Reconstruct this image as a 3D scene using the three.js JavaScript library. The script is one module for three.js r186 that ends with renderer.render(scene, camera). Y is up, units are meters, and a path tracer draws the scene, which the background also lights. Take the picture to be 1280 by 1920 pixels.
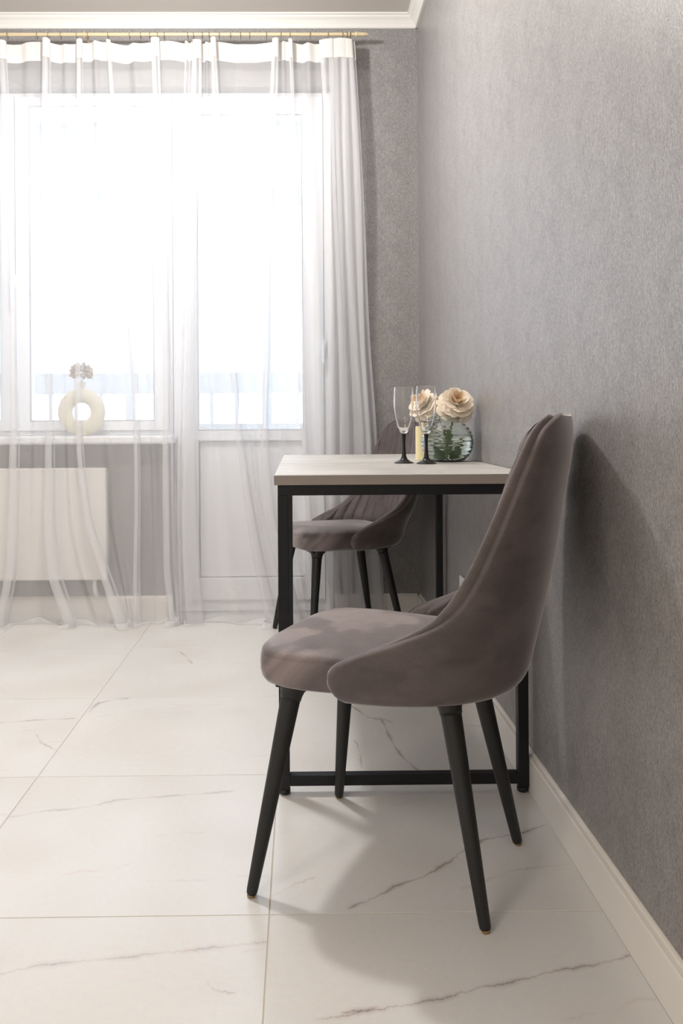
import * as THREE from 'three';
import { RoundedBoxGeometry } from 'three/addons/geometries/RoundedBoxGeometry.js';
import { RectAreaLightUniformsLib } from 'three/addons/lights/RectAreaLightUniformsLib.js';
import { mergeGeometries, mergeVertices, toCreasedNormals } from 'three/addons/utils/BufferGeometryUtils.js';

// ---------------------------------------------------------------- camera, sky, lamps, exposure
const scene = new THREE.Scene();
const FOCAL = 1571;                                   // pixels, for a frame of 1280 x 1920
const camera = new THREE.PerspectiveCamera(2 * Math.atan(960 / FOCAL) * 180 / Math.PI, 1280 / 1920, 0.05, 200);
camera.position.set(0, 0.88, 0);
camera.rotation.order = 'YXZ';
camera.rotation.set(0, -0.0114, -0.006);
camera.setViewOffset(1280, 1920, 61.6, 166.6, 1280, 1920);   // shifted lens: the verticals stay upright
const renderer = new THREE.WebGLRenderer({ antialias: true });
renderer.toneMapping = THREE.LinearToneMapping;
renderer.toneMappingExposure = 1.06;
renderer.shadowMap.enabled = true;
scene.background = new THREE.Color(0.8, 0.93, 1.1);
scene.backgroundIntensity = 3.1;
const LAMP_COLOR = 0xfff1e4;
const FILL_PANELS = [[-1.6, 0.4, 20, 0xfff2e4], [-1.6, 1.9, 20, 0xfff2e4]];   // fill lights added behind the camera, out of view: x, z, radiance, colour
const LAMPS = [[-0.54, 2.44, -2.5, 5.5, 0xfffdfb]]   // x, y, z, power, colour;

// ---------------------------------------------------------------- helpers
const V = (x, y, z) => new THREE.Vector3(x, y, z);
let seed = 7;
const rnd = () => { seed = (seed * 1664525 + 1013904223) >>> 0; return seed / 4294967296; };
const rr = (a, b) => a + (b - a) * rnd();
const lerp = (a, b, t) => a + (b - a) * t, clamp = (x, a, b) => Math.min(b, Math.max(a, x));
const smooth = (a, b, x) => { const t = clamp((x - a) / (b - a), 0, 1); return t * t * (3 - 2 * t); };
const taken = {};
const numbered = (n) => { taken[n] = (taken[n] ?? -1) + 1; return taken[n] ? n + '_' + String(taken[n]).padStart(3, '0') : n; };
function obj(name, geo, mat, parent) {
  const m = new THREE.Mesh(geo, mat); m.name = parent ? name : numbered(name); m.castShadow = m.receiveShadow = true; (parent || scene).add(m); return m;
}
function thing(name, label, category, pos = [0, 0, 0], turn = 0, group) {
  const o = new THREE.Group(); o.name = numbered(name); scene.add(o); o.position.set(...pos); o.rotation.y = turn;
  o.userData = { label, category }; if (group) o.userData.group = group; return o;
}
function tag(o, label, category, group) { o.userData = { label, category }; if (group) o.userData.group = group; return o; }
function struct(o, label, category = 'room') { o.userData = { label, category, kind: 'structure' }; return o; }
const at = (g, x, y, z) => g.translate(x, y, z);
const box = (x0, x1, y0, y1, z0, z1, r = 0.003) => {
  const w = x1 - x0, h = y1 - y0, d = z1 - z0, k = Math.min(r, w * 0.45, h * 0.45, d * 0.45);
  return new RoundedBoxGeometry(w, h, d, 2, k).translate((x0 + x1) / 2, (y0 + y1) / 2, (z0 + z1) / 2);
};
const slab = (x0, x1, y0, y1, z0, z1) => new THREE.BoxGeometry(x1 - x0, y1 - y0, z1 - z0).translate((x0 + x1) / 2, (y0 + y1) / 2, (z0 + z1) / 2);
const merge = (list) => mergeGeometries(list.map((g) => { const k = g.index ? g.toNonIndexed() : g; for (const n of Object.keys(k.attributes)) if (!['position', 'normal', 'uv'].includes(n)) k.deleteAttribute(n); return k; }));
const lathe = (pts, n = 48) => new THREE.LatheGeometry(pts.map(([r, y]) => new THREE.Vector2(Math.max(r, 1e-5), y)), n);
const tube = (pts, r, seg = 24, rad = 8) => new THREE.TubeGeometry(new THREE.CatmullRomCurve3(pts.map((p) => V(...p))), seg, r, rad);
function metreUV(geo) {                                // uv in metres by the face's main direction
  const p = geo.attributes.position, n = geo.attributes.normal, uv = new Float32Array(p.count * 2);
  for (let i = 0; i < p.count; i++) {
    const ax = Math.abs(n.getX(i)), ay = Math.abs(n.getY(i)), az = Math.abs(n.getZ(i));
    const [u, v] = ax > ay && ax > az ? [p.getZ(i), p.getY(i)] : ay > az ? [p.getX(i), p.getZ(i)] : [p.getX(i), p.getY(i)];
    uv[i * 2] = u; uv[i * 2 + 1] = v;
  }
  geo.setAttribute('uv', new THREE.BufferAttribute(uv, 2)); return geo;
}
function table(rows) {                                 // rows of [x, y]; smooth monotone-ish interpolation
  return (x) => {
    const n = rows.length; if (x <= rows[0][0]) return rows[0][1]; if (x >= rows[n - 1][0]) return rows[n - 1][1];
    let i = 0; while (x > rows[i + 1][0]) i++;
    const [x0, y0] = rows[i], [x1, y1] = rows[i + 1], h = x1 - x0, t = (x - x0) / h, s = (y1 - y0) / h;
    const slope = (k) => { if (k === 0 || k === n - 1) return null; const a = (rows[k][1] - rows[k - 1][1]) / (rows[k][0] - rows[k - 1][0]), b = (rows[k + 1][1] - rows[k][1]) / (rows[k + 1][0] - rows[k][0]); return a * b <= 0 ? 0 : 2 * a * b / (a + b); };
    const m0 = slope(i) ?? s, m1 = slope(i + 1) ?? s, t2 = t * t, t3 = t2 * t;
    return (2 * t3 - 3 * t2 + 1) * y0 + (t3 - 2 * t2 + t) * h * m0 + (-2 * t3 + 3 * t2) * y1 + (t3 - t2) * h * m1;
  };
}
// a grid of points as a surface; rows x cols of Vector3
function gridGeo(rows, cols, f, closeU = false) {
  const pos = [], uv = [], idx = [];
  for (let j = 0; j < rows; j++) for (let i = 0; i < cols; i++) { const p = f(i / (cols - 1), j / (rows - 1), i, j); pos.push(p.x, p.y, p.z); uv.push(i / (cols - 1), j / (rows - 1)); }
  for (let j = 0; j < rows - 1; j++) for (let i = 0; i < cols - 1; i++) { const a = j * cols + i, b = a + 1, c = a + cols, d = c + 1; idx.push(a, b, d, a, d, c); }
  const g = new THREE.BufferGeometry(); g.setAttribute('position', new THREE.Float32BufferAttribute(pos, 3)); g.setAttribute('uv', new THREE.Float32BufferAttribute(uv, 2)); g.setIndex(idx); g.computeVertexNormals(); return g;
}
// ---------------------------------------------------------------- textures
function dataTex(w, h, f, srgb = true, repeat = true) {
  const d = new Uint8Array(w * h * 4);
  for (let y = 0; y < h; y++) for (let x = 0; x < w; x++) { const c = f(x, y), o = (y * w + x) * 4; d[o] = clamp(c[0], 0, 255); d[o + 1] = clamp(c[1], 0, 255); d[o + 2] = clamp(c[2], 0, 255); d[o + 3] = 255; }
  const t = new THREE.DataTexture(d, w, h, THREE.RGBAFormat); t.magFilter = THREE.LinearFilter; t.minFilter = THREE.LinearMipmapLinearFilter; t.generateMipmaps = true;
  if (repeat) t.wrapS = t.wrapT = THREE.RepeatWrapping; if (srgb) t.colorSpace = THREE.SRGBColorSpace; t.needsUpdate = true; return t;
}
function noiseGrid(n) { const a = new Float32Array(n * n); for (let i = 0; i < a.length; i++) a[i] = rnd(); return (x, y) => { x = ((x % 1) + 1) % 1 * n; y = ((y % 1) + 1) % 1 * n; const i = Math.floor(x), j = Math.floor(y), fx = x - i, fy = y - j, sx = fx * fx * (3 - 2 * fx), sy = fy * fy * (3 - 2 * fy), g = (p, q) => a[((q + n) % n) * n + (p + n) % n]; return lerp(lerp(g(i, j), g(i + 1, j), sx), lerp(g(i, j + 1), g(i + 1, j + 1), sx), sy); }; }

// woven vinyl wallpaper: short upright threads
const WP = 1024, wpA = noiseGrid(512), wpB = noiseGrid(64), wpC = noiseGrid(9);
const wpH = (x, y) => { const u = x / WP, v = y / WP; return 0.55 * wpA(u, v * 0.22) + 0.3 * wpA(u * 0.5, v) + 0.15 * wpB(u * 2, v * 0.5); };
const wallTex = dataTex(WP, WP, (x, y) => { const h = wpH(x, y), c = wpC(x / WP, y / WP), k = 142 + (h - 0.5) * 96 + (c - 0.5) * 10; return [k + 1, k - 2, k - 3]; });
const wallBump = dataTex(512, 512, (x, y) => { const k = wpH(x * 2, y * 2) * 255; return [k, k, k]; }, false);
for (const t of [wallTex, wallBump]) t.repeat.set(1 / 0.38, 1 / 0.38);
// velvet: nap with brushed patches
const vA = noiseGrid(7), vB = noiseGrid(19), vC = noiseGrid(256);
const velvetTex = dataTex(512, 512, (x, y) => { const u = x / 512, v = y / 512, p = vA(u + 0.15 * vB(v, u), v), q = vB(u, v * 1.7), g = vC(u, v), k = 1 + 0.10 * (smooth(0.3, 0.7, p) - 0.5) + 0.08 * (q - 0.5) + 0.1 * (g - 0.5); return [92 * k, 83 * k, 82 * k]; });
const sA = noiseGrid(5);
const seatLitTex = dataTex(512, 512, (x, y) => { const u = x / 512, v = y / 512, p = sA(u + 0.12 * vB(v, u), v + 0.08 * vA(v, u)), q = vB(u, v * 1.7), g = vC(u, v), k = 1 + 0.3 * (smooth(0.42, 0.52, p) - 0.5) + 0.1 * (q - 0.5) + 0.1 * (g - 0.5); return [122 * k, 112 * k, 112 * k]; });  // paler than the shell velvet: window sheen painted in; the patches are nap
// laminate: pale concrete with fine streaks
const lA = noiseGrid(6), lB = noiseGrid(48), lC = noiseGrid(256);
const lamTex = dataTex(512, 512, (x, y) => { const u = x / 512, v = y / 512, s = lB(u * 0.35 + 0.2 * lA(u, v), v * 2), k = 1 + 0.12 * (lA(u, v) - 0.5) + 0.13 * (s - 0.5) + 0.05 * (lC(u, v) - 0.5); return [190 * k, 187 * k, 182 * k]; });
const woodTex = dataTex(256, 256, (x, y) => { const u = x / 256, v = y / 256, k = 1 + 0.5 * (lB(u * 2, v * 0.12) - 0.5) + 0.3 * (lC(u, v * 0.1) - 0.5); return [21 * k, 21 * k, 21 * k]; });

// ---------------------------------------------------------------- materials
const std = (color, roughness = 0.6, extra = {}) => new THREE.MeshStandardMaterial({ color, roughness, ...extra });
const phy = (o) => new THREE.MeshPhysicalMaterial(o);
const M = {
  paper: phy({ map: wallTex, bumpMap: wallBump, bumpScale: 0.0004, roughness: 0.42, specularIntensity: 1 }),
  plainWall: std(0xf0eeea, 0.8), ceiling: std(0xd2ccc5, 0.9), cornice: std(0xe9e6e1, 0.6),
  base: std(0xf0ece6, 0.35), upvc: std(0xf3f4f5, 0.35), grout: std(0xcfc5b8, 0.9),
  pane: phy({ color: 0xffffff, transmission: 1, roughness: 0, thickness: 0, ior: 1.45 }),
  sheer: phy({ color: 0xfcfcfd, transmission: 0.72, roughness: 0.28, thickness: 0, ior: 1.3, specularIntensity: 0.15, side: THREE.DoubleSide }),
  tape: phy({ color: 0xfaf8f5, transmission: 0.35, roughness: 0.95, thickness: 0, ior: 1.3, specularIntensity: 0.1, side: THREE.DoubleSide }),
  rod: std(0xd9c7a4, 0.4, { metalness: 0.1 }), ring: std(0x8c8172, 0.35, { metalness: 0.8 }),
  velvet: phy({ map: velvetTex, roughness: 0.62, sheen: 2, sheenColor: new THREE.Color(0xf2ecec), sheenRoughness: 0.55, specularIntensity: 0.8}),
  velvetSeatLit: phy({ map: seatLitTex, roughness: 0.62, sheen: 2, sheenColor: new THREE.Color(0xf6f2f2), sheenRoughness: 0.6, specularIntensity: 0.8 }),
  blackWood: std(0xffffff, 0.5, { map: woodTex }), blackPlastic: std(0x101011, 0.45), glide: std(0x9a7c52, 0.6),
  steel: phy({ color: 0x17181c, roughness: 0.5, specularIntensity: 0.7 }), laminate: std(0xffffff, 0.5, { map: lamTex }), lamEdge: std(0x9b928b, 0.6),
  glass: phy({ color: 0xffffff, transmission: 1, roughness: 0, thickness: 0.002, ior: 1.48 }),
  vaseGlass: phy({ color: 0xf6fbf8, transmission: 1, roughness: 0, thickness: 0.003, ior: 1.45, attenuationColor: new THREE.Color(0xe4f0e8), attenuationDistance: 0.2 }),
  water: phy({ color: 0xffffff, transmission: 1, roughness: 0, thickness: 0.1, ior: 1.33, attenuationColor: new THREE.Color(0xe2ecdf), attenuationDistance: 0.5 }),
  blackGlass: phy({ color: 0x070607, roughness: 0.12 }),
  wax: phy({ color: 0xf2e6b8, roughness: 0.6, transmission: 0.12, thickness: 0 }), wick: std(0x2a2420, 0.9),
  petal: phy({ color: 0xf8ecdb, roughness: 0.8, transmission: 0.25, thickness: 0, side: THREE.DoubleSide, specularIntensity: 0.2 }),
  petalIn: phy({ color: 0xebd0b0, roughness: 0.8, transmission: 0.2, thickness: 0, side: THREE.DoubleSide, specularIntensity: 0.2 }),
  leaf: phy({ color: 0x5f8542, roughness: 0.6, transmission: 0.15, thickness: 0, side: THREE.DoubleSide }), stem: std(0x63843f, 0.6),
  bud: phy({ color: 0xf4efe2, roughness: 0.8, transmission: 0.25, thickness: 0, side: THREE.DoubleSide }),
  radiator: std(0xf1eee9, 0.4), ceramic: std(0xe6dfca, 0.75), dried: std(0xb9aa98, 0.95), sill: std(0xf4f4f3, 0.3),
  socket: std(0xf2f1ee, 0.35), socketHole: std(0x3a3836, 0.7), brass: std(0xb0a48e, 0.3, { metalness: 0.8 }),
  concrete: std(0xcfcfcd, 0.9), balconyWall: std(0xe8e8e6, 0.9),
  globe: std(0xfff3e2, 0.4, { emissive: new THREE.Color(LAMP_COLOR), emissiveIntensity: 3 }),
};

// ---------------------------------------------------------------- room shell
const WX = 0.556, WZ = -3.86, LX = -3.058, RZ = 2.698, CY = 2.75;
{
  struct(obj('wall_right', metreUV(slab(WX, WX + 0.2, 0, CY + 0.2, WZ - 0.3, RZ + 0.2)), M.paper), 'grey textured wallpaper wall running along the table and chairs', 'wall');
  const s = new THREE.Shape([[LX, 0], [-0.586, 0], [-0.586, 0.789], [-2.1, 0.789], [-2.1, 2.43], [0.158, 2.43], [0.158, 0], [WX, 0], [WX, CY], [LX, CY]].map(([x, y]) => new THREE.Vector2(x, y)));
  struct(obj('wall_back', metreUV(new THREE.ExtrudeGeometry(s, { depth: 0.3, bevelEnabled: false }).translate(0, 0, WZ - 0.3)), M.paper), 'grey wallpapered window wall behind the sheer curtains', 'wall');
  struct(obj('wall_left', slab(LX - 0.2, LX, 0, CY + 0.2, WZ - 0.3, RZ + 0.2), M.plainWall), 'pale wall on the left outside the view', 'wall');
  struct(obj('wall_front', slab(LX, WX, 0, CY + 0.2, RZ, RZ + 0.2), M.plainWall), 'pale wall behind the camera', 'wall');
  struct(obj('ceiling', slab(LX, WX, CY, CY + 0.2, WZ - 0.3, RZ), M.ceiling), 'plain white ceiling above the curtain rod', 'ceiling');
  // cornice: a moulded profile [out from the wall, down from the ceiling]
  const prof = [[0, 0], [0.05, 0], [0.05, 0.006], [0.042, 0.010], [0.040, 0.016], [0.028, 0.026], [0.018, 0.040], [0.014, 0.050], [0.010, 0.055], [0, 0.055]];
  const cor = (len) => { const sh = new THREE.Shape(prof.map(([a, b]) => new THREE.Vector2(a, -b))); return new THREE.ExtrudeGeometry(sh, { depth: len, bevelEnabled: false }); };
  struct(obj('trim_1', cor(WX - LX).rotateY(-Math.PI / 2).scale(1, 1, 1).translate(WX, CY, WZ), M.cornice), 'white moulded cornice above the curtain rod', 'cornice');
  const side = cor(RZ - WZ).scale(-1, 1, 1).translate(WX, CY, WZ); side.index || 0;
  { const p = side.attributes.position.array, q = p.slice(); for (let i = 0; i < p.length; i += 9) for (let k = 0; k < 3; k++) { q[i + 3 + k] = p[i + 6 + k]; q[i + 6 + k] = p[i + 3 + k]; } side.attributes.position.array.set(q); side.computeVertexNormals(); }
  struct(obj('trim_2', side, M.cornice), 'white moulded cornice along the right wall', 'cornice');
  // skirting boards
  const bb = (len) => new THREE.ExtrudeGeometry(new THREE.Shape([[0, 0], [0.015, 0], [0.015, 0.080], [0.013, 0.083], [0.006, 0.085], [0.005, 0.090], [0.002, 0.092], [0, 0.092]].map(([a, b]) => new THREE.Vector2(a, b))), { depth: len, bevelEnabled: false });
  const right = bb(RZ - WZ).rotateY(Math.PI).translate(WX, 0, RZ);
  struct(obj('baseboard_right', right, M.base), 'white baseboard along the right wall', 'baseboard');
  struct(obj('baseboard_back', bb(WX - 0.158 - 0.016).rotateY(-Math.PI / 2).translate(WX - 0.016, 0, WZ), M.base), 'white baseboard in the corner behind the far chair', 'baseboard');
  struct(obj('baseboard_window', bb(-0.586 - LX).rotateY(-Math.PI / 2).translate(-0.586, 0, WZ), M.base), 'white baseboard under the radiator', 'baseboard');
}

// ---------------------------------------------------------------- floor of marble-look tiles
const TS = 0.6, TX0 = -0.058, TD0 = 1.502;
const VEINS = [   // [points in metres (x, distance from the camera)], strength, width
  [[[0.086, 1.518], [0.132, 1.548], [0.171, 1.583], [0.232, 1.618], [0.299, 1.676], [0.334, 1.717], [0.382, 1.76], [0.48, 1.792], [0.537, 1.827]], 0.75, 3.4],
  [[[0.06, 1.25], [0.15, 1.262], [0.227, 1.282], [0.277, 1.303], [0.329, 1.312], [0.405, 1.339], [0.478, 1.353], [0.518, 1.366], [0.544, 1.376]], 0.6, 3.4],
  [[[-0.56, 1.32], [-0.484, 1.348], [-0.439, 1.367], [-0.394, 1.375], [-0.322, 1.384], [-0.193, 1.403], [-0.06, 1.424]], 0.28, 4],
  [[[-0.656, 1.886], [-0.595, 1.915], [-0.496, 1.931], [-0.431, 1.968], [-0.309, 1.987], [-0.159, 2.009]], 0.32, 3.4],
  [[[0.12, 2.69], [0.167, 2.582], [0.201, 2.501], [0.239, 2.478], [0.245, 2.391], [0.255, 2.273], [0.272, 2.182], [0.297, 2.114]], 0.75, 3],
  [[[0.201, 2.501], [0.236, 2.496], [0.272, 2.45]], 0.5, 2.5], [[[0.149, 2.314], [0.158, 2.238], [0.154, 2.135]], 0.5, 2],
  [[[-0.66, 2.268], [-0.72, 2.33], [-0.75, 2.39]], 0.4, 3], [[[-0.65, 2.572], [-0.64, 2.655], [-0.6, 2.685], [-0.554, 2.698]], 0.45, 5],
  [[[-0.472, 3.257], [-0.429, 3.167], [-0.397, 3.075]], 0.4, 3], [[[-0.149, 1.324], [-0.137, 1.304], [-0.105, 1.297]], 0.4, 2.5],
  [[[0.02, 1.235], [0.058, 1.243], [0.082, 1.25], [0.111, 1.261]], 0.4, 3], [[[-0.055, 1.561], [-0.006, 1.605], [0.025, 1.623]], 0.25, 2],
  [[[-1.0, 2.47], [-0.889, 2.487], [-0.785, 2.507], [-0.677, 2.517]], 0.4, 4], [[[0.40, 2.46], [0.46, 2.43], [0.53, 2.42]], 0.3, 2.5], [[[0.30, 1.575], [0.42, 1.64], [0.53, 1.66]], 0.2, 3],
];
const tileMats = {};
function tileMat(i, k) {                                // the print of one tile: i columns, k rows
  const near = i >= -3 && i <= 0 && k >= -1 && k <= 4, key = near ? i + '_' + k : 'far' + ((i * 7 + k * 3) & 3);
  if (tileMats[key]) return tileMats[key];
  const N = near ? 768 : 256, c = document.createElement('canvas'); c.width = c.height = N; const x = c.getContext('2d');
  x.fillStyle = '#e5e4e2'; x.fillRect(0, 0, N, N);
  for (let n = 0; n < 26; n++) { const px = rnd() * N, py = rnd() * N, r = N * rr(0.1, 0.35), g = x.createRadialGradient(px, py, 0, px, py, r), t = rnd() < 0.5 ? '238,236,233' : '217,210,202'; g.addColorStop(0, `rgba(${t},0.22)`); g.addColorStop(1, `rgba(${t},0)`); x.fillStyle = g; x.fillRect(0, 0, N, N); }
  const stroke = (pts, strength, width) => {            // jittered polyline in a few passes
    const path = []; for (let s = 0; s < pts.length - 1; s++) { const [a, b] = [pts[s], pts[s + 1]], L = Math.hypot(b[0] - a[0], b[1] - a[1]), m = Math.max(2, Math.round(L / (N * 0.012))); for (let q = 0; q < m; q++) path.push([lerp(a[0], b[0], q / m) + (q ? rr(-1, 1) * N * 0.004 : 0), lerp(a[1], b[1], q / m) + (q ? rr(-1, 1) * N * 0.004 : 0)]); } path.push(pts[pts.length - 1]);
    x.lineCap = x.lineJoin = 'round';
    for (const [w, al] of [[7, 0.05], [3.5, 0.09], [1.6, 0.22], [0.8, 0.3]]) for (let s = 0; s < path.length - 1; s++) {
      const f = 0.5 + 0.5 * Math.sin(s * 0.37 + pts[0][0]) ; x.strokeStyle = `rgba(128,116,112,${al * strength * (0.55 + 0.6 * f)})`; x.lineWidth = w * width * N / 768 * (0.6 + 0.7 * f) * 0.8;
      x.beginPath(); x.moveTo(...path[s]); x.lineTo(...path[s + 1]); x.stroke();
    }
  };
  const X0 = TX0 + i * TS, D0 = TD0 + k * TS;
  if (near) for (const [pts, st, w] of VEINS) { const q = pts.map(([a, d]) => [(a - X0) / TS * N, (1 - (d - D0) / TS) * N]); if (q.some(([a, b]) => a > -9 && a < N + 9 && b > -9 && b < N + 9)) stroke(q, st, w); }
  for (let n = 0; n < 3; n++) { const a = rr(0, N), b = rr(0, N), L = rr(0.15, 0.5) * N, t = rr(-0.35, 0.2), q = []; for (let s = 0; s < 5; s++) q.push([a + L * s / 4, b + Math.sin(t) * L * s / 4 + rr(-1, 1) * N * 0.012]); stroke(q, 0.1, 2.4); }
  const im = x.getImageData(0, 0, N, N); for (let p = 0; p < im.data.length; p += 4) { const g = rr(-3, 3); im.data[p] += g; im.data[p + 1] += g; im.data[p + 2] += g; } x.putImageData(im, 0, 0);
  const t = new THREE.CanvasTexture(c); t.colorSpace = THREE.SRGBColorSpace; t.anisotropy = 8;
  return tileMats[key] = phy({ map: t, roughness: 0.26, specularIntensity: 1 });
}
{
  const floor = new THREE.Group(); floor.name = 'floor'; scene.add(floor); struct(floor, 'cream marble look floor tiles with grey veins', 'floor');
  obj('grout_bed', slab(LX, WX, -0.15, -0.0012, WZ, RZ), M.grout, floor);
  const tileGeo = (depth) => { const w = TS - 0.0022, g = new RoundedBoxGeometry(w, 0.008, depth, 1, 0.0009).translate(0, -0.004, 0), p = g.attributes.position, uv = g.attributes.uv; for (let i = 0; i < p.count; i++) uv.setXY(i, p.getX(i) / w + 0.5, 1 - ((p.getZ(i) + depth / 2) / (TS - 0.0022))); return g; };
  const full = tileGeo(TS - 0.0022), cut = tileGeo(0.5565);
  for (let k = -7; k <= 3; k++) for (let i = -5; i <= 0; i++) {
    const last = k === 3, m = obj('floor_tile', last ? cut : full, tileMat(i, k), floor), d = TD0 + k * TS;
    m.position.set(TX0 + (i + 0.5) * TS, 0, last ? -(d + 0.0011 + 0.5565 / 2) : -(d + TS / 2));
  }
}

// ---------------------------------------------------------------- window and balcony door
const FZ0 = -4.0, FZ1 = -3.93;
function frameOf(parent, name, x0, x1, y0, y1, wl, wr, wb, wt, z0, z1, mat = M.upvc) {
  return obj(name, merge([box(x0, x0 + wl, y0, y1, z0, z1), box(x1 - wr, x1, y0, y1, z0, z1), box(x0 + wl, x1 - wr, y0, y0 + wb, z0, z1), box(x0 + wl, x1 - wr, y1 - wt, y1, z0, z1)]), mat, parent);
}
{
  const w = new THREE.Group(); w.name = 'window_1'; scene.add(w); struct(w, 'white double sash window behind the left sheer curtain', 'window');
  frameOf(w, 'frame', -2.1, -0.588, 0.829, 2.43, 0.04, 0.02, 0.022, 0.02, FZ0, FZ1);
  for (const [x0, x1, g0, g1] of [[-2.06, -1.32, -1.99, -1.385], [-1.316, -0.608, -1.25, -0.675]]) {
    const s = frameOf(w, 'sash', x0, x1, 0.851, 2.41, g0 - x0, x1 - g1, 0.046, 0.045, FZ0 + 0.012, FZ1 + 0.012);
    obj('pane', slab(g0, g1, 0.897, 2.365, -3.966, -3.964), M.pane, s);
    frameOf(s, 'gasket', g0 - 0.001, g1 + 0.001, 0.896, 2.366, 0.004, 0.004, 0.004, 0.004, FZ1 + 0.004, FZ1 + 0.0135, std(0xb9bcbf, 0.7));
  }
  obj('handle', merge([box(-1.34, -1.31, 1.52, 1.58, FZ1 + 0.012, FZ1 + 0.022), box(-1.333, -1.317, 1.43, 1.56, FZ1 + 0.022, FZ1 + 0.04)]), M.upvc, w);
  const d = new THREE.Group(); d.name = 'door_1'; scene.add(d); struct(d, 'white balcony door with glass above a solid panel', 'door');
  frameOf(d, 'frame', -0.586, 0.158, 0, 2.43, 0.04, 0.04, 0.055, 0.02, FZ0, FZ1);
  const s = obj('sash', merge([box(-0.546, -0.47, 0.055, 2.41, FZ0 + 0.012, FZ1 + 0.012), box(0.02, 0.118, 0.055, 2.41, FZ0 + 0.012, FZ1 + 0.012), box(-0.47, 0.02, 0.055, 0.157, FZ0 + 0.012, FZ1 + 0.012), box(-0.47, 0.02, 0.80, 0.85, FZ0 + 0.012, FZ1 + 0.012), box(-0.47, 0.02, 2.325, 2.41, FZ0 + 0.012, FZ1 + 0.012)]), M.upvc, d);
  obj('pane', slab(-0.47, 0.02, 0.85, 2.325, -3.966, -3.964), M.pane, s);
  obj('panel', box(-0.468, 0.018, 0.159, 0.798, -3.985, -3.945, 0.006), M.upvc, s);
  frameOf(s, 'gasket', -0.471, 0.021, 0.849, 2.326, 0.004, 0.004, 0.004, 0.004, FZ1 + 0.004, FZ1 + 0.0135, std(0xb9bcbf, 0.7));
  const h = obj('handle', merge([box(0.1, 0.128, 1.2, 1.27, FZ1 + 0.012, FZ1 + 0.02), new THREE.CapsuleGeometry(0.008, 0.08, 6, 12).translate(0.114, 1.2, FZ1 + 0.05), new THREE.CylinderGeometry(0.008, 0.008, 0.035, 12).rotateX(Math.PI / 2).translate(0.114, 1.24, FZ1 + 0.034)]), M.upvc, d);
  tag(obj('window_sill', box(-2.098, -0.57, 0.79, 0.828, -3.93, -3.775, 0.012), M.sill), 'white window sill above the radiator carrying a ring vase', 'sill');
}
// balcony outside
{
  struct(obj('balcony_floor', slab(-3.6, 1.6, -0.2, -0.001, -5.5, WZ - 0.0005), M.concrete), 'grey balcony floor slab outside the door', 'balcony');
  struct(obj('balcony_ceiling', slab(-3.6, 1.6, 2.75, 2.95, -5.5, -4.16), M.balconyWall), 'white balcony ceiling slab outside the window', 'balcony');
  const g = thing('balcony_glazing', 'white framed balcony glazing and rail seen through the sheers', 'glazing', [0, 0, 0]);
  const posts = [-3.45, -2.75, -1.9, -1.05, -0.2, 0.65, 1.5], z0 = -5.3, z1 = -5.24;
  for (const x of posts) obj('post', box(x - 0.03, x + 0.03, 0, 2.75, z0, z1), M.upvc, g);
  for (let i = 0; i < posts.length - 1; i++) {
    const a = posts[i] + 0.03, b = posts[i + 1] - 0.03;
    obj('transom', box(a, b, 2.24, 2.36, z0, z1), M.upvc, g); obj('rail', box(a, b, 1.07, 1.2, z0, z1), M.upvc, g); obj('header', box(a, b, 2.62, 2.75, z0, z1), M.upvc, g);
    obj('lower_panel', box(a, b, 0, 0.88, z0 + 0.015, z1 - 0.015), M.balconyWall, g);
    obj('pane', slab(a, b, 1.2, 2.24, -5.271, -5.269), M.pane, g);
    for (let k = 1; k < 5; k++) { const x = lerp(a, b, k / 5); obj('baluster', box(x - 0.012, x + 0.012, 0.88, 1.07, z0 + 0.02, z1 - 0.02), M.upvc, g); }
  }
}

// ---------------------------------------------------------------- radiator
{
  const r = thing('radiator', 'white panel radiator under the window behind the left curtain', 'radiator', [0, 0, 0]);
  const x0 = -1.95, x1 = -0.868, y0 = 0.18, y1 = 0.685, zb = -3.835, zf = -3.775;
  obj('front_panel', box(x0, x1, y0, y1, zf - 0.014, zf, 0.006), M.radiator, r);
  obj('back_panel', box(x0 + 0.01, x1 - 0.01, y0 + 0.005, y1 - 0.005, zb, zb + 0.012, 0.004), M.radiator, r);
  obj('side_cover', box(x1 - 0.016, x1 - 0.002, y0 + 0.012, y1 - 0.008, zb, zf - 0.014), M.radiator, r);
  const grille = []; for (let x = x0 + 0.02; x < x1 - 0.03; x += 0.03) grille.push(slab(x, x + 0.018, y1 - 0.014, y1 - 0.008, zb + 0.012, zf - 0.014)); obj('top_grille', merge(grille), M.radiator, r);
  const fins = []; for (let x = x0 + 0.03; x < x1 - 0.04; x += 0.033) fins.push(slab(x, x + 0.0015, y0 + 0.03, y1 - 0.03, zb + 0.012, zf - 0.014)); obj('convector_fins', merge(fins), M.radiator, r);
  for (const x of [x0 + 0.2, x1 - 0.2]) obj('wall_bracket', box(x - 0.02, x + 0.02, y0 + 0.06, y1 - 0.06, WZ + 0.001, zb), M.radiator, r);
  obj('supply_pipe', tube([[x1 - 0.06, y0 + 0.01, -3.805], [x1 - 0.06, y0 - 0.05, -3.805], [x1 - 0.06, y0 - 0.075, -3.83], [x1 - 0.06, y0 - 0.078, WZ + 0.001]], 0.009, 20, 10), M.radiator, r);
}
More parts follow.
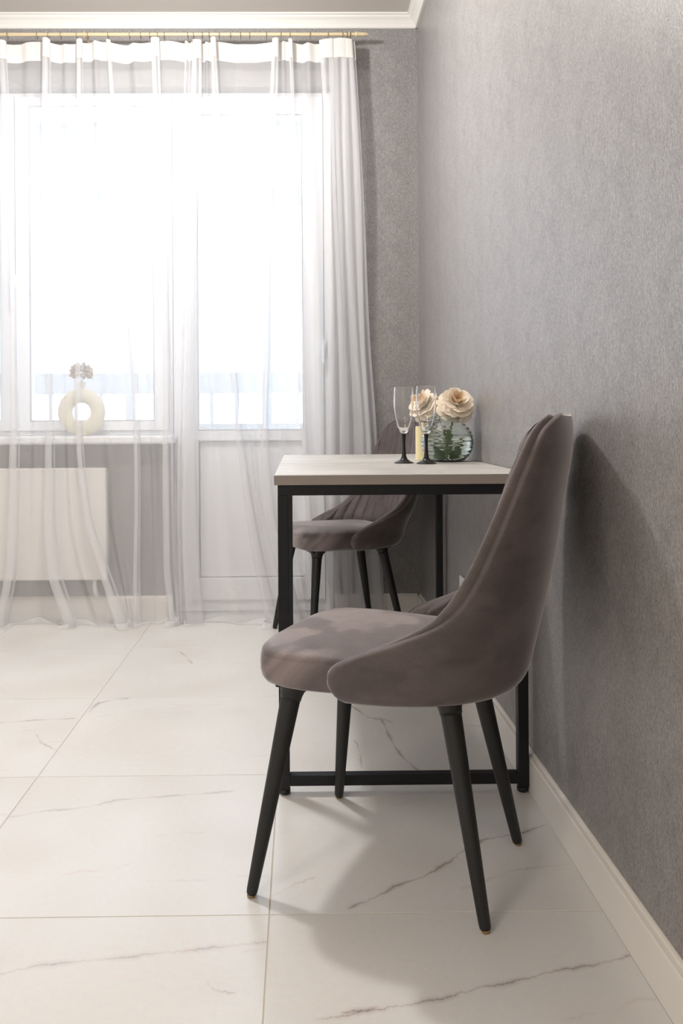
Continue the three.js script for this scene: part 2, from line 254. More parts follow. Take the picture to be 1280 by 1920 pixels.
// ring vase on the sill
{
  const cx = -0.995, cz = -3.85, y0 = 0.829, R = 0.075, r = 0.033;
  const v = thing('ring_vase', 'cream ring shaped ceramic vase on the window sill', 'vase', [cx, y0, cz]);
  obj('body', merge([new THREE.TorusGeometry(R, r, 20, 56).scale(1, 1, 0.85).translate(0, R + r, 0), lathe([[0.0, 0], [0.03, 0], [0.031, 0.004], [0.027, 0.02], [0, 0.02]], 28)]), M.ceramic, v);
  obj('neck', lathe([[0.02, 0.20], [0.017, 0.215], [0.0165, 0.228], [0.021, 0.245], [0.018, 0.245], [0.0135, 0.228], [0.0135, 0.205]], 28), M.ceramic, v);
  const b = thing('dried_flower', 'dried greyish flower head in the ring vase neck', 'flower', [cx, y0 + 0.235, cz]);
  obj('stem', new THREE.CylinderGeometry(0.002, 0.002, 0.05, 6).translate(0, 0.0, 0), M.stem, b);
  const pet = new THREE.SphereGeometry(0.017, 8, 6).scale(0.6, 1.15, 0.35), heads = [];
  for (let i = 0; i < 44; i++) { const y = 1 - 2 * (i + 0.5) / 44, a = i * 2.4, q = Math.sqrt(1 - y * y), dir = V(q * Math.cos(a), y * 0.75, q * Math.sin(a)); if (y < -0.7) continue; const g = pet.clone(); g.applyQuaternion(new THREE.Quaternion().setFromUnitVectors(V(0, 1, 0), dir.clone().normalize())); heads.push(g.translate(dir.x * 0.038, 0.055 + dir.y * 0.04, dir.z * 0.034)); }
  obj('flower_head', merge(heads), M.dried, b);
}

// ---------------------------------------------------------------- curtain rod and sheers
const ROD_Y = 2.618, ROD_Z = -3.745;
{
  const rod = thing('curtain_rod', 'thin beige curtain rod with pointed finial under the cornice', 'curtain rod', [0, 0, 0]);
  obj('pole', new THREE.CylinderGeometry(0.0075, 0.0075, 2.75, 20).rotateZ(Math.PI / 2).translate(0.265 - 1.375, ROD_Y, ROD_Z), M.rod, rod);
  obj('finial', lathe([[0, 0], [0.011, 0], [0.012, 0.004], [0.011, 0.009], [0.0085, 0.011], [0.0085, 0.03], [0.0075, 0.045], [0.004, 0.056], [0, 0.06]], 24).rotateZ(-Math.PI / 2).translate(0.263, ROD_Y, ROD_Z), M.rod, rod);
  for (const x of [-2.3, -0.945, 0.235]) obj('bracket', merge([tube([[x, ROD_Y, ROD_Z], [x, ROD_Y - 0.004, ROD_Z - 0.05], [x, ROD_Y, WZ + 0.004]], 0.005, 14, 8), new THREE.CylinderGeometry(0.018, 0.018, 0.006, 20).rotateX(Math.PI / 2).translate(x, ROD_Y, WZ + 0.0035), new THREE.TorusGeometry(0.0105, 0.0028, 8, 20).rotateY(Math.PI / 2).translate(x, ROD_Y, ROD_Z)]), M.rod, rod);
}
const CY_LEVELS = [2.593, 2.168, 1.813, 1.245, 0.867, 0.512, 0.252, 0.027];
// each fold: its x at the levels above, half width, how far it stands out into the room
function curtain(label, folds, endL, endR, opt) {
  const root = thing('sheer_curtain', label, 'curtain', [0, 0, 0], 0);
  const TOP = 2.592, ROWS = 90;
  const tr = (xs) => { const f = table(CY_LEVELS.slice().reverse().map((y, i) => [y, xs[xs.length - 1 - i]])); return f; };
  const F = folds.map(([xs, w, a]) => ({ x: tr(xs), w, a, ph: rr(0, 6) })), L = tr(endL), R = tr(endR);
  const zBase = (x, y) => opt.z(x, y);
  // plan control points for one height
  const plan = (y) => {
    const low = smooth(1.8, 0.1, y), P = [], add = (x, out) => P.push(V(x, 0, out));
    const l = L(y), r = R(y);
    add(l, 0.004); add(l + 0.008, 0.012);
    let prev = l;
    F.forEach((f, n) => {
      const x = f.x(y), w = f.w * lerp(1, 1.5, low) * (1 + 0.25 * Math.sin(y * 3.1 + f.ph)), a = f.a * lerp(1, 1.5, low);
      const mid = (prev + x) / 2, gap = x - prev;                 // the swag between two folds
      add(lerp(prev, x, 0.33), -0.006 - 0.012 * Math.min(1, gap * 4) + 0.008 * low * Math.sin(y * 2.3 + n));
      add(mid, 0.006 + 0.02 * Math.min(1, gap * 3) * Math.sin(n * 1.7 + 0.6) + 0.016 * low * Math.sin(y * 2.9 + n * 2 + 1));
      add(lerp(prev, x, 0.7), -0.004);
      add(x - w * 0.25, 0.001); add(x - w, a * 0.75); add(x - w * 0.25, a); add(x + w * 0.75, a * 0.9); add(x + w * 0.9, a * 0.45); add(x + w * 0.2, 0.001);
      prev = x;
    });
    add(lerp(prev, r, 0.5), 0.012); add(r - 0.01, -0.004); add(r, 0.012);
    return P;
  };
  const PER = 7;
  const row = (y) => {
    const P = plan(y), curve = new THREE.CatmullRomCurve3(P, false, 'catmullrom', 0.45), out = [], n = (P.length - 1) * PER;
    for (let i = 0; i <= n; i++) { const p = curve.getPoint(i / n); out.push(p); } return out;
  };
  const n = row(1).length;
  const pt = (yy, i, R0, lift = 0) => {
    const p = R0[i], fl = smooth(0.3, 0, yy), wob = 0.004 * Math.sin(p.x * 19 + yy * 4);
    return V(p.x + wob, yy, zBase(p.x, yy) + p.z + fl * fl * opt.flare(p.x) + lift);
  };
  const sag = (x) => 0.006 + 0.006 * Math.sin(x * 23);            // the heading dips between the hooks
  const rowsY = []; for (let j = 0; j < ROWS; j++) { const t = j / (ROWS - 1); rowsY.push(lerp(TOP, 0.004, 1 - (1 - t) ** 1.15)); }
  const cache = rowsY.map(row);
  obj('cloth', gridGeo(ROWS, n, (u, v, i, j) => { const p = pt(rowsY[j], i, cache[j]); if (j < 6) p.y -= sag(p.x) * (1 - j / 6); return p; }), M.sheer, root);
  // the spare length lies on the floor in a shallow roll
  obj('hem', gridGeo(9, n, (u, v, i, j) => { const p = pt(0.004, i, cache[ROWS - 1]), s = opt.pool(p.x) * v; return V(p.x + 0.02 * v * Math.sin(p.x * 14), 0.004 + 0.022 * Math.sin(Math.PI * v) * (0.5 + 0.5 * Math.sin(p.x * 31)) + 0.001, p.z + s); }), M.sheer, root);
  const tapeRows = 8;
  obj('heading_tape', gridGeo(tapeRows, n, (u, v, i) => { const y = lerp(TOP, TOP - 0.085, v), p = pt(y, i, row(y), 0.0016); p.y += -sag(p.x) * (1 - v * 0.2); return p; }), M.tape, root);
  const ringGeo = new THREE.TorusGeometry(0.0125, 0.0013, 6, 20).rotateY(Math.PI / 2);
  const hookGeo = merge([ringGeo.clone().translate(0, ROD_Y - 0.005, ROD_Z), tube([[0, ROD_Y - 0.017, ROD_Z], [0, ROD_Y - 0.024, ROD_Z + 0.003], [0, ROD_Y - 0.034, ROD_Z + 0.002]], 0.0013, 8, 6)]);
  for (const x of opt.rings) { const m = obj('ring', hookGeo, M.ring, root); m.position.x = x; }
  return root;
}
curtain('left sheer white curtain in front of the radiator and window', [
  [[-1.62, -1.62, -1.61, -1.6, -1.6, -1.6, -1.6, -1.61], 0.02, 0.05],
  [[-1.3, -1.286, -1.274, -1.254, -1.244, -1.253, -1.269, -1.303], 0.014, 0.045],
  [[-1.112, -1.112, -1.112, -1.103, -1.096, -1.096, -1.076, -0.998], 0.015, 0.05],
  [[-0.959, -0.961, -0.963, -0.962, -0.962, -0.936, -0.862, -0.772], 0.016, 0.045],
  [[-0.84, -0.808, -0.77, -0.731, -0.719, -0.717, -0.718, -0.71], 0.012, 0.03],
  [[-0.624, -0.613, -0.603, -0.585, -0.573, -0.571, -0.572, -0.55], 0.016, 0.045],
], [-2.2, -2.2, -2.2, -2.2, -2.2, -2.2, -2.2, -2.2], [-0.475, -0.48, -0.49, -0.5, -0.51, -0.52, -0.52, -0.49],
{ z: (x, y) => lerp(-3.757, -3.732, smooth(2.5, 0.9, y)), flare: (x) => 0.02 + 0.035 * Math.max(0, Math.sin(x * 8 + 2.2)), pool: (x) => 0.02 + 0.03 * Math.max(0, Math.sin(x * 9 + 2)), rings: [-1.9, -1.75, -1.6, -1.42, -1.345, -1.285, -1.155, -1.105, -1.05, -0.98, -0.93, -0.84, -0.745, -0.695, -0.655, -0.62, -0.59] });
curtain('right sheer white curtain in front of the balcony door', [
  [[-0.445, -0.452, -0.464, -0.475, -0.48, -0.478, -0.47, -0.455], 0.02, 0.04],
  [[-0.369, -0.358, -0.341, -0.295, -0.261, -0.216, -0.171, -0.12], 0.016, 0.05],
  [[-0.097, -0.112, -0.126, -0.141, -0.153, -0.134, -0.076, -0.016], 0.015, 0.04],
  [[-0.026, -0.017, -0.005, 0.013, 0.022, 0.039, 0.054, 0.065], 0.012, 0.035],
  [[0.132, 0.149, 0.158, 0.167, 0.172, 0.177, 0.185, 0.197], 0.03, 0.04],
  [[0.185, 0.195, 0.208, 0.222, 0.232, 0.238, 0.245, 0.25], 0.034, 0.034],
  [[0.222, 0.237, 0.252, 0.275, 0.294, 0.303, 0.311, 0.32], 0.03, 0.03],
], [-0.5, -0.505, -0.51, -0.525, -0.53, -0.535, -0.535, -0.53], [0.257, 0.279, 0.298, 0.328, 0.352, 0.362, 0.37, 0.378],
{ z: (x, y) => 0.028 * (1 - smooth(-0.53, -0.42, x)) + lerp(lerp(-3.757, -3.732, smooth(2.5, 0.9, y)), -3.805, smooth(0.08, 0.3, x) * smooth(2.3, 1.1, y)), flare: (x) => (0.01 + 0.03 * smooth(-0.5, -0.15, x)) * smooth(0.3, 0.0, x), pool: (x) => 0.012 + 0.03 * smooth(-0.45, -0.1, x) * smooth(0.2, 0, x), rings: [-0.485, -0.46, -0.42, -0.39, -0.345, -0.295, -0.25, -0.21, -0.135, -0.07, -0.03, 0.06, 0.14, 0.205, 0.225, 0.24] });

// ---------------------------------------------------------------- dining table
const TOPY = 0.758;
{
  const t = thing('dining_table', 'narrow table with pale stone look top and black steel frame', 'table', [0.246, 0, -2.585]);
  const x0 = -0.059 - 0.246, x1 = 0.552 - 0.246, z1 = 0.611, z0 = -0.655, T = 0.025;
  const lx0 = -0.0517 - 0.246, lx1 = 0.540 - 0.246, lz1 = 0.605, lz0 = -0.595;
  const top = obj('tabletop', metreUV(box(x0, x1, TOPY - 0.024, TOPY, z0, z1, 0.0012)), M.laminate, t);
  obj('edge_band', merge([box(x0 - 0.0002, x1, TOPY - 0.0238, TOPY - 0.0012, z1 - 0.001, z1 + 0.0006, 0.0003), box(x0 - 0.0006, x0 + 0.001, TOPY - 0.0238, TOPY - 0.0012, z0, z1 + 0.0006, 0.0003)]), M.lamEdge, top);
  const yt = TOPY - 0.024;
  for (const lx of [lx0, lx1 - T]) for (const lz of [lz0, lz1 - T]) {
    const l = obj('leg', box(lx, lx + T, 0.014, yt - T, lz, lz + T, 0.0015), M.steel, t);
    obj('foot', lathe([[0, 0], [0.010, 0], [0.0135, 0.003], [0.0135, 0.014], [0, 0.014]], 20).translate(lx + T / 2, 0, lz + T / 2), M.blackPlastic, l);
  }
  for (const lz of [lz0, lz1 - T]) { obj('end_rail', box(lx0, lx1, yt - T, yt, lz, lz + T, 0.0015), M.steel, t); obj('floor_bar', box(lx0 + T, lx1 - T, 0.022, 0.022 + T, lz, lz + T, 0.0015), M.steel, t); }
  for (const lx of [lx0, lx1 - T]) obj('side_rail', box(lx, lx + T, yt - T, yt, lz0 + T, lz1 - T, 0.0015), M.steel, t);
}

// ---------------------------------------------------------------- velvet chairs
const chairParts = (() => {
  const xe = table([[0.392, 0.195], [0.398, 0.213], [0.408, 0.225], [0.425, 0.232], [0.45, 0.237], [0.50, 0.240], [0.55, 0.240], [0.6156, 0.237], [0.695, 0.224], [0.757, 0.208], [0.818, 0.186], [0.85, 0.166], [0.873, 0.138], [0.886, 0.105], [0.893, 0.065], [0.896, 0.0]]);
  const ze = table([[0.392, -0.01], [0.398, 0.03], [0.408, 0.047], [0.425, 0.053], [0.44, 0.050], [0.456, 0.035], [0.472, 0.006], [0.488, -0.028], [0.512, -0.079], [0.549, -0.139], [0.6156, -0.189], [0.695, -0.226], [0.757, -0.250], [0.818, -0.272], [0.863, -0.290], [0.896, -0.318]]);
  const zc = table([[0.392, -0.212], [0.398, -0.226], [0.408, -0.237], [0.425, -0.245], [0.45, -0.251], [0.57, -0.277], [0.72, -0.302], [0.86, -0.322], [0.896, -0.318]]);
  const mid = (y, t) => {            // t from -1 to 1, round the back from one arm to the other
    const a = Math.abs(t) * Math.PI / 2, s = Math.sign(t), p = 0.92, S = Math.sin(a) ** p, C = Math.max(0, Math.cos(a)) ** p, e = xe(y), c = zc(y), z = ze(y);
    return V(s * e * S, y, c + (z - c) * (1 - C));
  };
  const normal = (y, t) => { const tt = clamp(t, -0.985, 0.985), yy = clamp(y, 0.40, 0.889), e = 0.01, a = mid(yy, tt + e).sub(mid(yy, tt - e)), b = mid(yy + 0.006, tt).sub(mid(yy - 0.006, tt)); return b.cross(a).normalize(); };
  const lens = {}; const arc = (y) => { const k = y.toFixed(3); if (lens[k]) return lens[k]; let L = 0, q = mid(y, 0); for (let i = 1; i <= 24; i++) { const w = mid(y, i / 24); L += w.distanceTo(q); q = w; } return lens[k] = L; };
  const arcTo = (y, t) => { let L = 0, q = mid(y, 0); const m = 14; for (let i = 1; i <= m; i++) { const w = mid(y, Math.abs(t) * i / m); L += w.distanceTo(q); q = w; } return L * Math.sign(t); };
  const quarter = (e, r) => { const k = 1 - clamp(e / r, 0, 1); return Math.sqrt(Math.max(0, 1 - k * k)); };
  const test = normal(0.6, 0).z < 0 ? 1 : -1;       // +1: normal() points away from the sitter
  // solid between offsets inner() and outer(), both running to nothing at the rim
  function solid(y0, y1, tEnd, cols, rows, outer, inner) {
    const ys = []; for (let j = 0; j < rows; j++) { const v = j / (rows - 1); ys.push(lerp(y0, y1, 0.5 - 0.5 * Math.cos(Math.PI * Math.pow(v, 0.92)))); }
    const tt = []; for (let i = 0; i < cols; i++) { const w = i / (cols - 1) * 2 - 1, a = Math.abs(w); tt.push(Math.sign(w) * (1 - (1 - a) ** 1.45) ); }
    const side = (sgn, fn) => gridGeo(rows, cols, (u, v, i, j) => { const y = ys[j], te = tEnd(y), t = tt[i] * te, e = Math.min((te - Math.abs(t)) * arc(y), (y1 - y) * 1.6 + 1e-6, (y - y0) * 1.2 + 1e-6); return mid(y, t).addScaledVector(normal(y, t), test * sgn * fn(y, t, e)); });
    const A = side(1, outer), B = side(-1, inner);
    const ib = B.index.array; for (let k = 0; k < ib.length; k += 3) { const s = ib[k + 1]; ib[k + 1] = ib[k + 2]; ib[k + 2] = s; }
    const g = mergeVertices(mergeGeometries([A, B].map((q) => { q.deleteAttribute('normal'); return q; })), 1e-5); g.computeVertexNormals();
    const p = g.attributes.position, uv = g.attributes.uv; for (let i = 0; i < p.count; i++) uv.setXY(i, (Math.atan2(p.getX(i), 0.1 - p.getZ(i)) * 0.26) / 0.34, p.getY(i) / 0.34);
    return g;
  }
  const inset = (y) => 0.03 * smooth(0.46, 0.6, y);
  const shell = solid(0.392, 0.894, (y) => 1 - Math.min(0.5, inset(y) / Math.max(0.02, arc(y))), 81, 64, (y, t, e) => 0.018 * quarter(e, 0.012), (y, t, e) => 0.004 * quarter(e, 0.012));
  const ridge = (y, t) => { const s = arcTo(y, t) / 0.05 + 0.5, f = s - Math.floor(s); return Math.sqrt(Math.max(0, 1 - Math.abs(2 * f - 1) ** 3)); };
  const cushion = solid(0.415, 0.8905, (y) => 1 - 0.004 / Math.max(0.03, arc(y)), 241, 64, (y, t, e) => 0.009 * quarter(e, 0.014) * smooth(0.44, 0.52, y) - 0.003 * (1 - smooth(0.44, 0.52, y)), (y, t, e) => quarter(e, 0.022) * (0.024 + 0.012 * ridge(y, t) * smooth(0.012, 0.06, e)));
  // seat: rounded trapezoid plan swept through a cushion profile
  const plan = (a) => { const c = Math.cos(a), s = Math.sin(a), n = 2 / 5.2, px = Math.sign(c) * Math.abs(c) ** n, pz = Math.sign(s) * Math.abs(s) ** n; const z = 0.019 + 0.209 * pz; return [px * lerp(0.178, 0.224, (pz + 1) / 2) * (pz > 0.3 ? 1 - 0.03 * smooth(0.3, 1, pz) : 1), z + (pz > 0.8 ? 0.008 * (1 - px * px) : 0)]; };
  const prof = [[0, 0.386], [0.7, 0.386], [0.93, 0.387], [0.965, 0.391], [0.986, 0.400], [0.997, 0.413], [1.0, 0.425], [0.997, 0.434], [0.991, 0.4405], [0.984, 0.4425], [0.9875, 0.4452], [0.981, 0.4495], [0.965, 0.4535], [0.93, 0.457], [0.85, 0.461], [0.65, 0.4645], [0.35, 0.466], [0, 0.4665]];
  const NS = 96, pl = []; for (let i = 0; i <= NS; i++) { const a = i / NS * Math.PI * 2; pl.push(plan(a)); }
  let seat = gridGeo(prof.length, NS + 1, (u, v, i, j) => V(pl[i][0] * prof[j][0], prof[j][1], 0.0 + pl[i][1] * prof[j][0]));
  { const ix = seat.index.array; for (let k = 0; k < ix.length; k += 3) { const s = ix[k + 1]; ix[k + 1] = ix[k + 2]; ix[k + 2] = s; } const p = seat.attributes.position, uv = seat.attributes.uv; for (let i = 0; i < p.count; i++) uv.setXY(i, p.getX(i) / 0.5 + 0.13, (p.getZ(i) + p.getY(i)) / 0.5 + 0.4); seat.deleteAttribute('normal'); seat = mergeVertices(seat, 1e-5); seat.computeVertexNormals(); }
  const legs = [[1, 1], [-1, 1], [1, -1], [-1, -1]].map(([sx, f]) => {
    const top = f > 0 ? V(sx * 0.148, 0.372, 0.159) : V(sx * 0.113, 0.372, -0.137), foot = f > 0 ? V(sx * 0.224, 0, 0.212) : V(sx * 0.164, 0, -0.212);
    const dir = top.clone().sub(foot), L = dir.length(), q = new THREE.Quaternion().setFromUnitVectors(V(0, 1, 0), dir.clone().normalize());
    const put = (g) => g.applyQuaternion(q).translate(foot.x, foot.y, foot.z);
    const leg = put(lathe([[0, 0.004], [0.0075, 0.004], [0.0098, 0.007], [0.0106, 0.014], [0.0135, 0.12], [0.0165, 0.25], [0.0192, L * 0.94], [0.0192, L - 0.004], [0, L - 0.004]], 28));
    const glide = put(lathe([[0, 0.0005], [0.0075, 0.0005], [0.008, 0.0045], [0, 0.0045]], 20));
    const br = merge([put(lathe([[0, L - 0.02], [0.0205, L - 0.02], [0.0212, L - 0.012], [0.024, L - 0.003], [0.031, L + 0.006], [0.035, L + 0.012], [0, L + 0.012]], 28)), box(Math.min(top.x - sx * 0.055, top.x + sx * 0.02), Math.max(top.x - sx * 0.055, top.x + sx * 0.02), 0.376, 0.387, top.z - 0.028, top.z + 0.028, 0.003)]);
    return { leg, glide, br };
  });
  const plate = box(-0.15, 0.15, 0.378, 0.3865, -0.16, 0.17, 0.002);
  return { shell, cushion, seat, legs, plate };
})();
function makeChair(label, pos, turn) {
  const c = thing('dining_chair', label, 'chair', pos, turn, 'velvet dining chairs');
  obj('seat', chairParts.seat, M.velvetSeatLit, c); obj('back_shell', chairParts.shell, M.velvet, c); obj('backrest', chairParts.cushion, M.velvet, c);
  obj('seat_plate', chairParts.plate, M.blackPlastic, c);
  for (const l of chairParts.legs) { const g = obj('leg', l.leg, M.blackWood, c); obj('bracket', l.br, M.blackPlastic, g); obj('glide', l.glide, M.glide, g); }
  return c;
}
makeChair('taupe velvet chair in the foreground seen from its side at the near table end', [0.1902, 0, -1.677], -1.9916);
makeChair('taupe velvet chair at the far table end in front of the curtain', [0.166, 0, -3.455], -1.2213);

// ---------------------------------------------------------------- glasses, candle, vase and roses
function flute(label, x, z) {
  const g = thing('champagne_flute', label, 'glass', [x, TOPY + 0.0005, z], 0, 'champagne flutes on the table');
  obj('bowl', lathe([[0, 0.0885], [0.006, 0.089], [0.0125, 0.094], [0.0185, 0.108], [0.0245, 0.132], [0.0285, 0.16], [0.0298, 0.185], [0.0292, 0.21], [0.0278, 0.228], [0.0272, 0.2285], [0.0268, 0.228], [0.0281, 0.21], [0.0287, 0.185], [0.0274, 0.16], [0.0233, 0.132], [0.0172, 0.109], [0.0105, 0.0985], [0.005, 0.096], [0, 0.096]], 48), M.glass, g);
  obj('stem', lathe([[0, 0], [0.028, 0], [0.0295, 0.001], [0.0292, 0.0022], [0.02, 0.006], [0.0115, 0.0115], [0.0072, 0.02], [0.0053, 0.035], [0.0044, 0.055], [0.0052, 0.075], [0.0068, 0.087], [0.0085, 0.0905], [0.0078, 0.0932], [0.005, 0.0948], [0, 0.0948]].map(([r, y]) => [r * (y > 0.088 ? 0.72 : 1), y < 0.088 ? y : 0.087 + (y - 0.087) * 0.15]), 40), M.blackGlass, g);
  return g;
}
flute('champagne flute with black stem on the left, in front of the curtain side', 0.314, -2.512);
flute('champagne flute with black stem on the right, overlapping the roses', 0.3745, -2.467);
{
  const c = thing('pillar_candle', 'short cream pillar candle behind the right flute', 'candle', [0.406, TOPY + 0.0003, -2.72]);
  obj('wax', lathe([[0, 0], [0.0265, 0], [0.0278, 0.0015], [0.0278, 0.107], [0.0265, 0.109], [0.018, 0.1075], [0.006, 0.106], [0, 0.106]], 40), M.wax, c);
  obj('wick', new THREE.CylinderGeometry(0.001, 0.001, 0.012, 6).translate(0, 0.111, 0), M.wick, c);
}
const VX = 0.4615, VZ = -2.61;
{
  const v = thing('glass_vase', 'round ribbed clear glass vase holding roses beside the wall', 'vase', [VX, TOPY + 0.0004, VZ]);
  const prof = table([[0, 0.048], [0.006, 0.056], [0.02, 0.0685], [0.04, 0.0775], [0.06, 0.0806], [0.08, 0.078], [0.1, 0.069], [0.115, 0.056], [0.122, 0.049], [0.128, 0.0475], [0.14, 0.0485]]);
  const rib = (y) => 0.0011 * Math.sin(y / 0.0128 * Math.PI * 2) * smooth(0.004, 0.015, y) * smooth(0.125, 0.115, y);
  const pts = [[0, 0]]; for (let y = 0; y <= 0.1401; y += 0.0016) pts.push([prof(y) + rib(y), y]);
  pts.push([0.0475, 0.1412], [0.0462, 0.1405]); for (let y = 0.139; y >= 0.005; y -= 0.0016) pts.push([prof(y) - 0.0028 + rib(y) * 0.3, y]); pts.push([0.04, 0.0042], [0, 0.004]);
  obj('bowl', lathe(pts, 72), M.vaseGlass, v);
  const wp = [[0, 0.0045], [0.04, 0.0047]]; for (let y = 0.006; y <= 0.078; y += 0.002) wp.push([prof(y) - 0.0034 + rib(y) * 0.3, y]); wp.push([0, 0.078]);
  obj('water', lathe(wp, 56), M.water, v);
}
function petalGeo(w, h, curl, cup, tip) {              // a cupped petal standing on its base, facing +z outward
  const A = gridGeo(11, 11, (u, v) => { const x = (u - 0.5) * 2, wid = w * (0.4 + 0.65 * Math.sin(Math.PI * 0.5 * Math.min(1, v * 1.3))); const ang = x * cup, r = wid / cup; return V(Math.sin(ang) * r, h * v * (1 - 0.42 * x * x * x * x * v) + tip * v * Math.max(0, 1 - Math.abs(x) * 2), (Math.cos(ang) - 1) * r + curl * v * v * v + h * 0.26 * Math.sin(v * Math.PI * 0.55) + 0.0012 * Math.sin(x * 7 + v * 5) * v); });
  return A;
}
function rose(label, head, tilt, stemTo, leaves, size) {
  const g = thing('rose', label, 'flower', head, 0, 'cream roses in the glass vase');
  const q = new THREE.Quaternion().setFromUnitVectors(V(0, 1, 0), V(...tilt).normalize());
  const rings = [[3, 0.006, 0.028, 0.0, 1.5, 0.002, 0.000, 0], [4, 0.011, 0.031, 0.001, 1.35, 0.004, 0.004, 0.1], [5, 0.016, 0.032, 0.005, 1.2, 0.008, 0.003, 0.28], [6, 0.021, 0.032, 0.011, 1.05, 0.011, 0.000, 0.5], [7, 0.026, 0.032, 0.016, 0.9, 0.012, -0.004, 0.78], [7, 0.028, 0.031, 0.02, 0.8, 0.010, -0.008, 1.05]];
  rings.forEach(([n, w, h, curl, cup, off, y, lean], k) => {
    for (let i = 0; i < n; i++) {
      const a = (i + 0.37 * k + rr(-0.12, 0.12)) / n * Math.PI * 2, m = petalGeo(w * rr(0.95, 1.1) * size, h * rr(0.93, 1.06) * size, curl * size * rr(0.8, 1.2), cup, 0.001 * size);
      m.rotateX(lean + rr(-0.07, 0.07)).translate(0, (y - 0.012) * size, off * size * 0.35).rotateY(a).applyQuaternion(q);
      obj('petal', m, k < 2 ? M.petalIn : M.petal, g);
    }
  });
  const b = V(0, -0.014 * size, 0).applyQuaternion(q), s = stemTo.map((c, i) => c - head[i]);
  obj('stem', tube([[b.x, b.y, b.z], [lerp(b.x, s[0], 0.35) , lerp(b.y, s[1], 0.4), lerp(b.z, s[2], 0.3)], [lerp(b.x, s[0], 0.75), lerp(b.y, s[1], 0.75), lerp(b.z, s[2], 0.75)], s], 0.0026, 24, 8), M.stem, g);
  for (let i = 0; i < 5; i++) { const l = leafGeo(0.006 * size, 0.022 * size).rotateX(1.9).rotateY(i * 1.257).applyQuaternion(q).translate(b.x, b.y, b.z); obj('sepal', l, M.leaf, g); }
  for (const [x, y, z, yaw, pitch, sz] of leaves) { const l = leafGeo(0.017 * sz, 0.05 * sz).rotateX(pitch).rotateY(yaw).translate(x - head[0], y - head[1], z - head[2]); obj('leaf', l, M.leaf, g); }
  return g;
}
function leafGeo(w, h) { return gridGeo(13, 7, (u, v) => { const x = (u - 0.5) * 2, e = Math.sin(Math.PI * Math.pow(v, 0.8)) * (1 + 0.08 * Math.sin(v * 40)); return V(x * w * e, h * v, 0.25 * w * x * x * e - h * 0.22 * v * v + 0.001); }); }
const YB = TOPY + 0.012;
rose('large cream rose facing the room above the vase rim', [0.488, 0.944, -2.585], [0.05, 0.62, 0.75], [0.452, YB, VZ - 0.02], [[0.47, YB + 0.004, VZ + 0.02, 0.4, 0.9, 1], [0.45, YB + 0.02, VZ + 0.01, 2.6, 1.1, 1], [0.47, YB + 0.03, VZ, 1.2, 1.0, 0.95], [0.455, YB + 0.012, VZ + 0.02, -0.9, 1.2, 1.05], [0.46, YB + 0.05, VZ + 0.01, 0.1, 0.6, 0.9]], 1.32);
rose('cream rose seen from behind through the right flute', [0.392, 0.944, -2.655], [-0.6, 0.62, 0.3], [0.475, YB, VZ + 0.012], [[0.46, YB + 0.01, VZ - 0.015, 3.4, 1.1, 1], [0.45, YB + 0.035, VZ - 0.01, -1.7, 0.9, 1], [0.475, YB + 0.002, VZ + 0.01, 1.6, 1.25, 1.1], [0.44, YB + 0.004, VZ + 0.01, -0.3, 1.1, 0.95], [0.47, YB + 0.06, VZ - 0.005, -2.4, 0.7, 0.8]], 1.22);
{
  const f = thing('white_blossom', 'small white blossom spray beside the vase rim', 'flower', [0.408, 0.893, -2.60]);
  obj('stem', tube([[0, -0.004, 0], [0.02, 0.004, -0.002], [0.045, -0.05, -0.008], [0.055, -0.118, -0.012]], 0.0014, 16, 6), M.stem, f);
  for (const [x, y, z, s] of [[0, 0, 0, 1], [-0.008, -0.013, 0.006, 0.8], [0.012, -0.006, 0.006, 0.8]]) for (let i = 0; i < 6; i++) obj('petal', petalGeo(0.0055 * s, 0.016 * s, 0.004, 0.8, 0.002).rotateX(0.7).rotateY(i * 1.047).translate(x, y, z), M.bud, f);
}
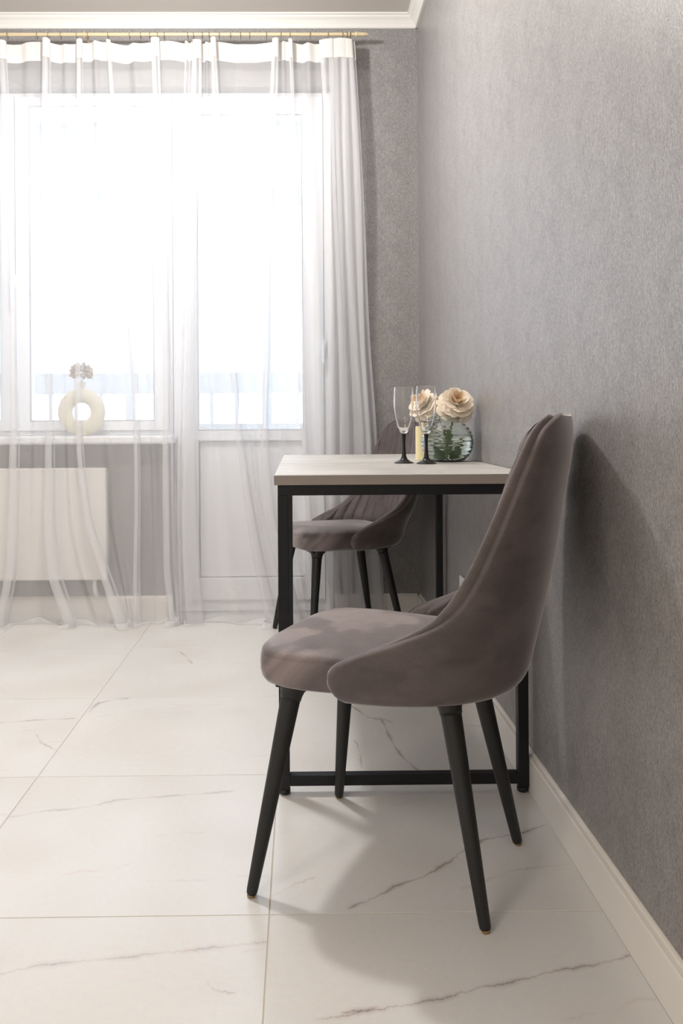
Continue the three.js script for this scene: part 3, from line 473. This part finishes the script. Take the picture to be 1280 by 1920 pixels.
// wall socket
{
  const s = thing('wall_socket', 'white wall socket on the grey wall beside the table', 'socket', [WX, 0.314, -2.795]);
  obj('plate', box(-0.009, -0.0002, -0.042, 0.042, -0.08, 0.08, 0.004), M.socket, s);
  for (const z of [-0.038, 0.038]) { const r = obj('outlet', lathe([[0.0205, 0], [0.0205, 0.003], [0.024, 0.003], [0.024, -0.001], [0, -0.001], [0, 0]], 28).rotateZ(Math.PI / 2).translate(-0.009, 0, z), M.socket, s); for (const k of [-0.0095, 0.0095]) obj('pin_hole', new THREE.CylinderGeometry(0.0026, 0.0026, 0.001, 12).rotateZ(Math.PI / 2).translate(-0.0095, 0, z + k), M.socketHole, r); }
}
// ---------------------------------------------------------------- added fill panels and the pendant lamp, outside the frame
RectAreaLightUniformsLib.init();
FILL_PANELS.forEach(([x, z, radiance, color], i) => {
  const l = thing('fill_panel', i ? 'added ceiling fill light panel farther behind the camera' : 'added ceiling fill light panel just left of the camera', 'lamp', [x, CY, z], 0, 'added fill light panels');
  obj('fill_housing', box(-0.32, 0.32, -0.03, -0.0005, -0.32, 0.32, 0.004), M.upvc, l);
  obj('fill_diffuser', box(-0.3, 0.3, -0.034, -0.0295, -0.3, 0.3, 0.002), std(0xffffff, 0.6, { emissive: new THREE.Color(color), emissiveIntensity: 1 }), l);
  const r = new THREE.RectAreaLight(color, radiance, 0.6, 0.6); r.position.set(x, CY - 0.037, z); r.lookAt(x, 0, z); r.name = 'fill_light'; scene.add(r);
});
LAMPS.forEach(([x, y, z, power, color], i) => {
  const l = thing('pendant_lamp', 'white globe pendant lamp hanging above the table near the window', 'lamp', [x, y, z]);
  obj('globe', new THREE.SphereGeometry(0.075, 32, 20), M.globe, l);
  obj('cord', new THREE.CylinderGeometry(0.003, 0.003, CY - 0.02 - y - 0.07, 8).translate(0, (CY - 0.02 - y + 0.07) / 2, 0), M.blackPlastic, l);
  obj('canopy', lathe([[0, CY - y], [0.05, CY - y], [0.05, CY - y - 0.012], [0.03, CY - y - 0.022], [0, CY - y - 0.022]], 28), M.brass, l);
  const p = new THREE.PointLight(color, power); p.position.set(x, y, z); p.castShadow = true; p.shadow.radius = 3.5; p.name = 'lamp_light'; scene.add(p);
});
renderer.render(scene, camera);
